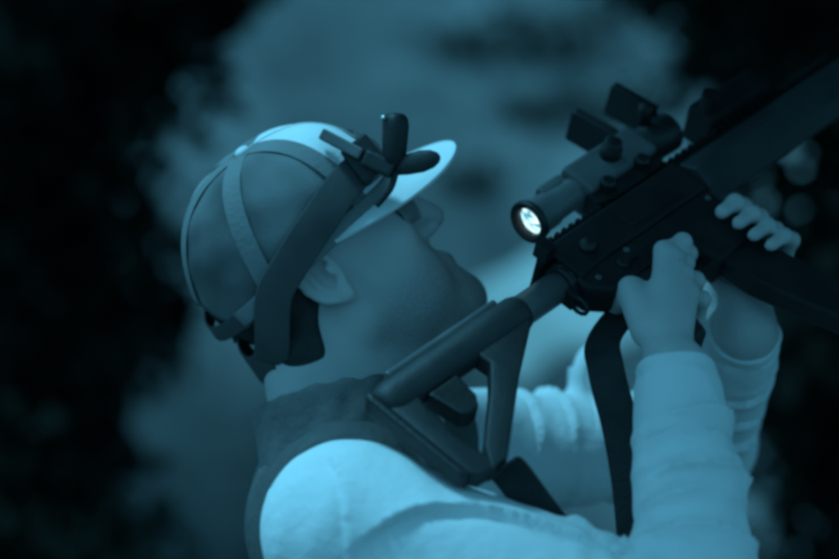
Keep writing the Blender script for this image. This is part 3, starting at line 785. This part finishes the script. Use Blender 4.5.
# upright pod
bm = bmesh.new(); a, b = P(394, 168, 2.145), P(396, 113, 2.145); L = (b - a).length
add_lathe(bm, [(0, .006), (.004, .0095), (.010, .0112), (L - .012, .0125), (L - .005, .0115), (L - .001, .008), (L, .004)], a, b, 24)
pod = world_child(bm_obj('flip_up_pod', bm, M['gun_black'], None, True), mount)
bm = bmesh.new(); a = P(384, 119, 2.138); add_lathe(bm, [(0, .0025), (.003, .0025), (.004, .0015)], a, a + Vector((-.3, -.8, .5)), 14)
world_child(bm_obj('screw', bm, M['steel'], None, True), pod)
# paddle arm to the front
a, b = P(384, 170, 2.15), P(440, 157, 2.13); L = (b - a).length; bm = bmesh.new()
add_lathe(bm, [(0, .005), (.008, .007), (.022, .0095), (.038, .0105), (L - .008, .0085), (L - .002, .005), (L, .002)], a, b, 24)
ex, ey, ez = basis(b - a)
for v in bm.verts:
    q = v.co - a; v.co -= ey * q.dot(ey) * .35
world_child(bm_obj('arm', bm, M['gun_poly'], None, True), mount)
a, b = P(396, 172, 2.14), P(376, 206, 2.14); bm = bmesh.new(); add_tube(bm, catmull([a, (a + b) / 2 + Vector((.004, 0, 0)), b], 5), .003, 8)
world_child(bm_obj('tether', bm, M['webbing'], None, True), mount)

# ------------------------------------------------------------------ rifle
rifle = tag(empty('rifle', mat=RM), 'black carbine canted in the man\'s hands, muzzle up to the right', 'rifle')
def part(name, bm, m, parent=None, smooth=False, label=None):
    o = bm_obj(name, bm, M[m], parent or rifle, smooth)
    if label: o['label'] = label
    return o
# stock
bm = bmesh.new(); 
add_lathe(bm, [(0, .0125), (.003, .0155), (.012, .0185), (.150, .0190), (.180, .0185), (.186, .0170)], (.002, 0, -.002), (.2, 0, -.002), 28)
add_prism(bm, [(.002, -.004), (.002, -.106), (.008, -.114), (.026, -.116), (.030, -.106), (.020, -.050), (.032, -.020), (.045, -.004)], -.0095, .0095, .003)
add_prism(bm, [(.020, -.1165), (.041, -.1165), (.120, -.060), (.180, -.022), (.184, -.006), (.110, -.006), (.112, -.032), (.090, -.052), (.036, -.094)], -.0105, .0105, .003)
stock = part('stock', bm, 'gun_poly', smooth=True)
bm = bmesh.new(); add_prism(bm, [(-.005, .006), (-.002, .0125), (.003, .0125), (.003, -.108), (-.001, -.108), (-.005, -.100)], -.0095, .0095, .003); part('butt_pad', bm, 'gun_black', stock)
bm = bmesh.new(); add_prism(bm, [(.040, -.022), (.046, -.056), (.054, -.062), (.066, -.060), (.074, -.050), (.078, -.022)], -.010, .010, .003); part('latch', bm, 'gun_black', stock)
bm = bmesh.new(); add_box(bm, .03, .175, -.0085, .0085, .015, .0215, .0025); part('cheek_rib', bm, 'gun_grey', stock)
# buffer tube
bm = bmesh.new(); add_lathe(bm, [(0, .0148), (.002, .0152), (.105, .0152)], (.150, 0, -.002), (.26, 0, -.002), 26); part('buffer_tube', bm, 'gun_grey', smooth=True)
bm = bmesh.new(); add_lathe(bm, [(0, .0185), (.002, .020), (.008, .020), (.010, .0185)], (.243, 0, -.002), (.26, 0, -.002), 12); part('castle_nut', bm, 'gun_black')
bm = bmesh.new(); add_tube(bm, [(.240 + .0 * i, .0 + .008 * math.cos(i * math.pi / 6), -.031 + .010 * math.sin(i * math.pi / 6)) for i in range(12)], .0022, 8, True)
add_box(bm, .236, .2445, -.009, .009, -.026, -.012, .001); part('sling_loop', bm, 'gun_black', smooth=False)
# receivers
bm = bmesh.new(); add_prism(bm, [(.254, -.018), (.254, .020), (.262, .031), (.452, .031), (.452, -.014), (.30, -.014)], -.0185, .0185, .003); part('upper_receiver', bm, 'gun_black')
bm = bmesh.new(); add_prism(bm, [(.250, -.0145), (.250, -.030), (.268, -.046), (.345, -.048), (.352, -.046), (.378, -.050), (.380, -.086), (.447, -.082), (.450, -.0145)], -.0165, .0165, .003); low = part('lower_receiver', bm, 'gun_black')
bm = bmesh.new(); add_lathe(bm, [(0, .008), (.008, .008), (.010, .0065)], (.288, -.0175, .004), (.280, -.04, .004), 18); part('forward_assist', bm, 'gun_black', smooth=True)
bm = bmesh.new(); add_box(bm, .345, .425, -.0205, -.0175, -.004, .016, .001); part('ejection_port_cover', bm, 'gun_black')
bm = bmesh.new(); add_lathe(bm, [(0, .006), (.004, .006), (.005, .005)], (.300, -.0158, -.030), (.300, -.04, -.030), 16); add_box(bm, .296, .318, -.0215, -.0185, -.0335, -.027, .001); part('selector', bm, 'gun_black')
for px_, pz_ in ((.268, -.027), (.345, -.036), (.318, -.020), (.440, -.024)):
    bm = bmesh.new(); add_lathe(bm, [(0, .0032), (.0015, .0032), (.002, .0022)], (px_, -.0160, pz_), (px_, -.04, pz_), 14); part('pin', bm, 'gun_grey')
bm = bmesh.new(); add_box(bm, .240, .275, -.010, .010, .018, .027, .002); add_box(bm, .240, .252, -.033, .033, .018, .027, .002)
for i in range(4): add_box(bm, .2365 + .004 * i, .239 + .004 * i, -.036 + .0 * i, -.020, .0145, .030, .0005)
part('charging_handle', bm, 'gun_black')
bm = bmesh.new(); add_tube(bm, catmull([(.330, 0, -.047), (.335, 0, -.066), (.352, 0, -.073), (.374, 0, -.071), (.382, 0, -.060)], 4), .004, 8); part('trigger_guard', bm, 'gun_black', smooth=True)
bm = bmesh.new(); add_tube(bm, catmull([(.352, 0, -.044), (.357, 0, -.054), (.354, 0, -.066)], 4), .0032, 8); part('trigger', bm, 'gun_black', smooth=True)
bm = bmesh.new(); add_prism(bm, [(.300, -.040), (.290, -.050), (.272, -.100), (.264, -.132), (.300, -.136), (.306, -.118), (.318, -.092), (.320, -.080), (.330, -.064), (.334, -.044)], -.0135, .0135, .005); part('pistol_grip', bm, 'gun_poly')
bm = bmesh.new(); add_prism(bm, [(.388, -.07), (.441, -.07), (.448, -.12), (.462, -.17), (.478, -.205), (.426, -.222), (.408, -.175), (.392, -.12)], -.0115, .0115, .003); part('magazine', bm, 'gun_black')
# top rail, handguard, barrel
bm = bmesh.new(); add_box(bm, .262, .74, -.0075, .0075, .0305, .036, .001)
for i in range(46): add_box(bm, .264 + i * .0103, .2692 + i * .0103, -.0106, .0106, .0362, .0415, .0006)
part('top_rail', bm, 'gun_black')
bm = bmesh.new(); add_lathe(bm, [(0, .026), (.003, .0275), (.285, .0275), (.288, .026)], (.453, 0, .004), (.8, 0, .004), 8); part('handguard', bm, 'gun_poly')
bm = bmesh.new(); add_lathe(bm, [(0, .009), (.17, .009), (.172, .0075), (.24, .0075), (.242, .011), (.285, .011), (.288, .009)], (.742, 0, .004), (1.2, 0, .004), 18); part('barrel', bm, 'gun_black', smooth=True)
# night scope
ZS = .073
bm = bmesh.new(); add_lathe(bm, [(.0, .0145), (.0, .0190), (.003, .0200), (.010, .0202), (.012, .0185), (.030, .0178), (.032, .0160), (.058, .0150), (.062, .0165), (.090, .0165)], (.286, 0, ZS), (.5, 0, ZS), 36, cap=False)
add_box(bm, .352, .455, -.020, .020, ZS - .020, ZS + .020, .004); add_box(bm, .318, .352, -.012, .012, ZS + .010, ZS + .0215, .003)
scope = part('night_scope', bm, 'scope_grey', smooth=False, label='grey tubular scope with a glowing eyepiece')
for p_ in scope.data.polygons: p_.use_smooth = len(p_.vertices) == 4 and p_.area < 2e-5
bm = bmesh.new(); add_lathe(bm, [(0, .0208), (.0015, .0222), (.006, .0222), (.008, .0206)], (.2835, 0, ZS), (.4, 0, ZS), 36, cap=False)
add_lathe(bm, [(0, .0168), (.0, .0208)], (.2835, 0, ZS), (.4, 0, ZS), 36, cap=False); add_lathe(bm, [(0, .0168), (.010, .0150)], (.2835, 0, ZS), (.4, 0, ZS), 36, cap=False)
part('eyepiece_ring', bm, 'gun_black', scope, True)
# glowing eyepiece
def lens_mat():
    m = bpy.data.materials.new('glowing_eyepiece'); m.use_nodes = True; t = m.node_tree; b = t.nodes['Principled BSDF']
    b.inputs['Base Color'].default_value = (.02, .03, .03, 1); b.inputs['Roughness'].default_value = .15
    tc = t.nodes.new('ShaderNodeTexCoord'); mp = t.nodes.new('ShaderNodeMapping'); mp.inputs['Rotation'].default_value = (0, 0, .5); mp.inputs['Scale'].default_value = (60, 330, 110)
    n = t.nodes.new('ShaderNodeTexNoise'); n.inputs['Scale'].default_value = 1; n.inputs['Detail'].default_value = 3
    cr = t.nodes.new('ShaderNodeValToRGB'); e = cr.color_ramp.elements
    e[0].position = .38; e[0].color = (.03, .20, .27, 1); e[1].position = .66; e[1].color = (.75, 1.0, 1.0, 1)
    t.links.new(tc.outputs['Object'], mp.inputs[0]); t.links.new(mp.outputs[0], n.inputs[0]); t.links.new(n.outputs[0], cr.inputs[0])
    t.links.new(cr.outputs[0], b.inputs['Emission Color']); b.inputs['Emission Strength'].default_value = 1.15
    return m
M['glow'] = lens_mat()
bm = bmesh.new(); add_lathe(bm, [(0, .0150), (-.0020, .0120), (-.0034, .0080), (-.0042, .0040), (-.0044, .0004)], (.2925, 0, ZS), (.4, 0, ZS), 32, cap=False)
bmesh.ops.recalc_face_normals(bm, faces=bm.faces); part('eyepiece_lens', bm, 'glow', scope, True, 'bright glowing eyepiece lens')
bm = bmesh.new(); add_prism(bm, [(.350, .041), (.350, ZS - .016), (.375, ZS - .012), (.44, ZS - .012), (.452, ZS - .016), (.452, .041), (.43, .036), (.37, .036)], -.0135, .0135, .002)
for q in (.372, .425): add_lathe(bm, [(0, .008), (.010, .008), (.012, .006)], (q, -.013, .050), (q, -.04, .050), 14)
part('scope_mount', bm, 'gun_black', scope)
# raised flip-up covers
for x0, z1, lab in ((.432, ZS + .070, 'raised flip-up cover'), (.496, ZS + .072, 'second raised cover, farther forward')):
    bm = bmesh.new(); add_box(bm, x0, x0 + .012, -.019, .019, ZS + .018, z1, .003, Matrix.Rotation(math.radians(-8), 3, 'Y'), Vector((x0, 0, ZS + .018)))
    part('flip_up_cover', bm, 'gun_black', scope, label=lab)
bm = bmesh.new(); add_lathe(bm, [(0, .011), (.012, .011), (.014, .009), (.020, .009), (.021, .007)], (.405, -.018, ZS + .002), (.405, -.05, ZS + .002), 20); part('turret', bm, 'gun_black', scope, True)
bm = bmesh.new(); add_lathe(bm, [(0, .020), (.045, .021), (.048, .019)], (.455, 0, ZS), (.6, 0, ZS), 28); add_lathe(bm, [(0, .007), (.02, .007), (.022, .005)], (.475, -.016, ZS + .014), (.475, -.05, ZS + .02), 14); part('objective', bm, 'gun_black', scope, True)
# laser box on the forward rail
bm = bmesh.new(); add_box(bm, .53, .63, -.022, .022, .0425, .073, .004); add_lathe(bm, [(0, .009), (.02, .009)], (.54, -.021, .058), (.54, -.06, .058), 16); part('aiming_laser', bm, 'gun_black')

# ------------------------------------------------------------------ sling hanging as a loop under the rifle
sp = [G(.028, -.004, -.118), P(508, 470, 2.0), P(540, 512, 2.02), P(575, 555, 2.05), P(606, 585, 2.07), P(633, 560, 2.075), P(632, 500, 2.085), P(621, 430, 2.10), P(606, 370, 2.12), P(606, 335, 2.17), G(.335, .019, -.046)]
pts = catmull(sp, 8); n = len(pts); sides = []
for i, p in enumerate(pts):
    t = i / (n - 1); sides.append(Vector((.80 + .15 * t, -.25, .55 - .5 * t)))
bm = bmesh.new(); add_ribbon(bm, pts, sides, [.034 for i in range(n)], .0022)
sling = tag(bm_obj('rifle_sling', bm, M['webbing'], None, True), 'dark webbing sling looping from the stock toe past the sleeves', 'sling')
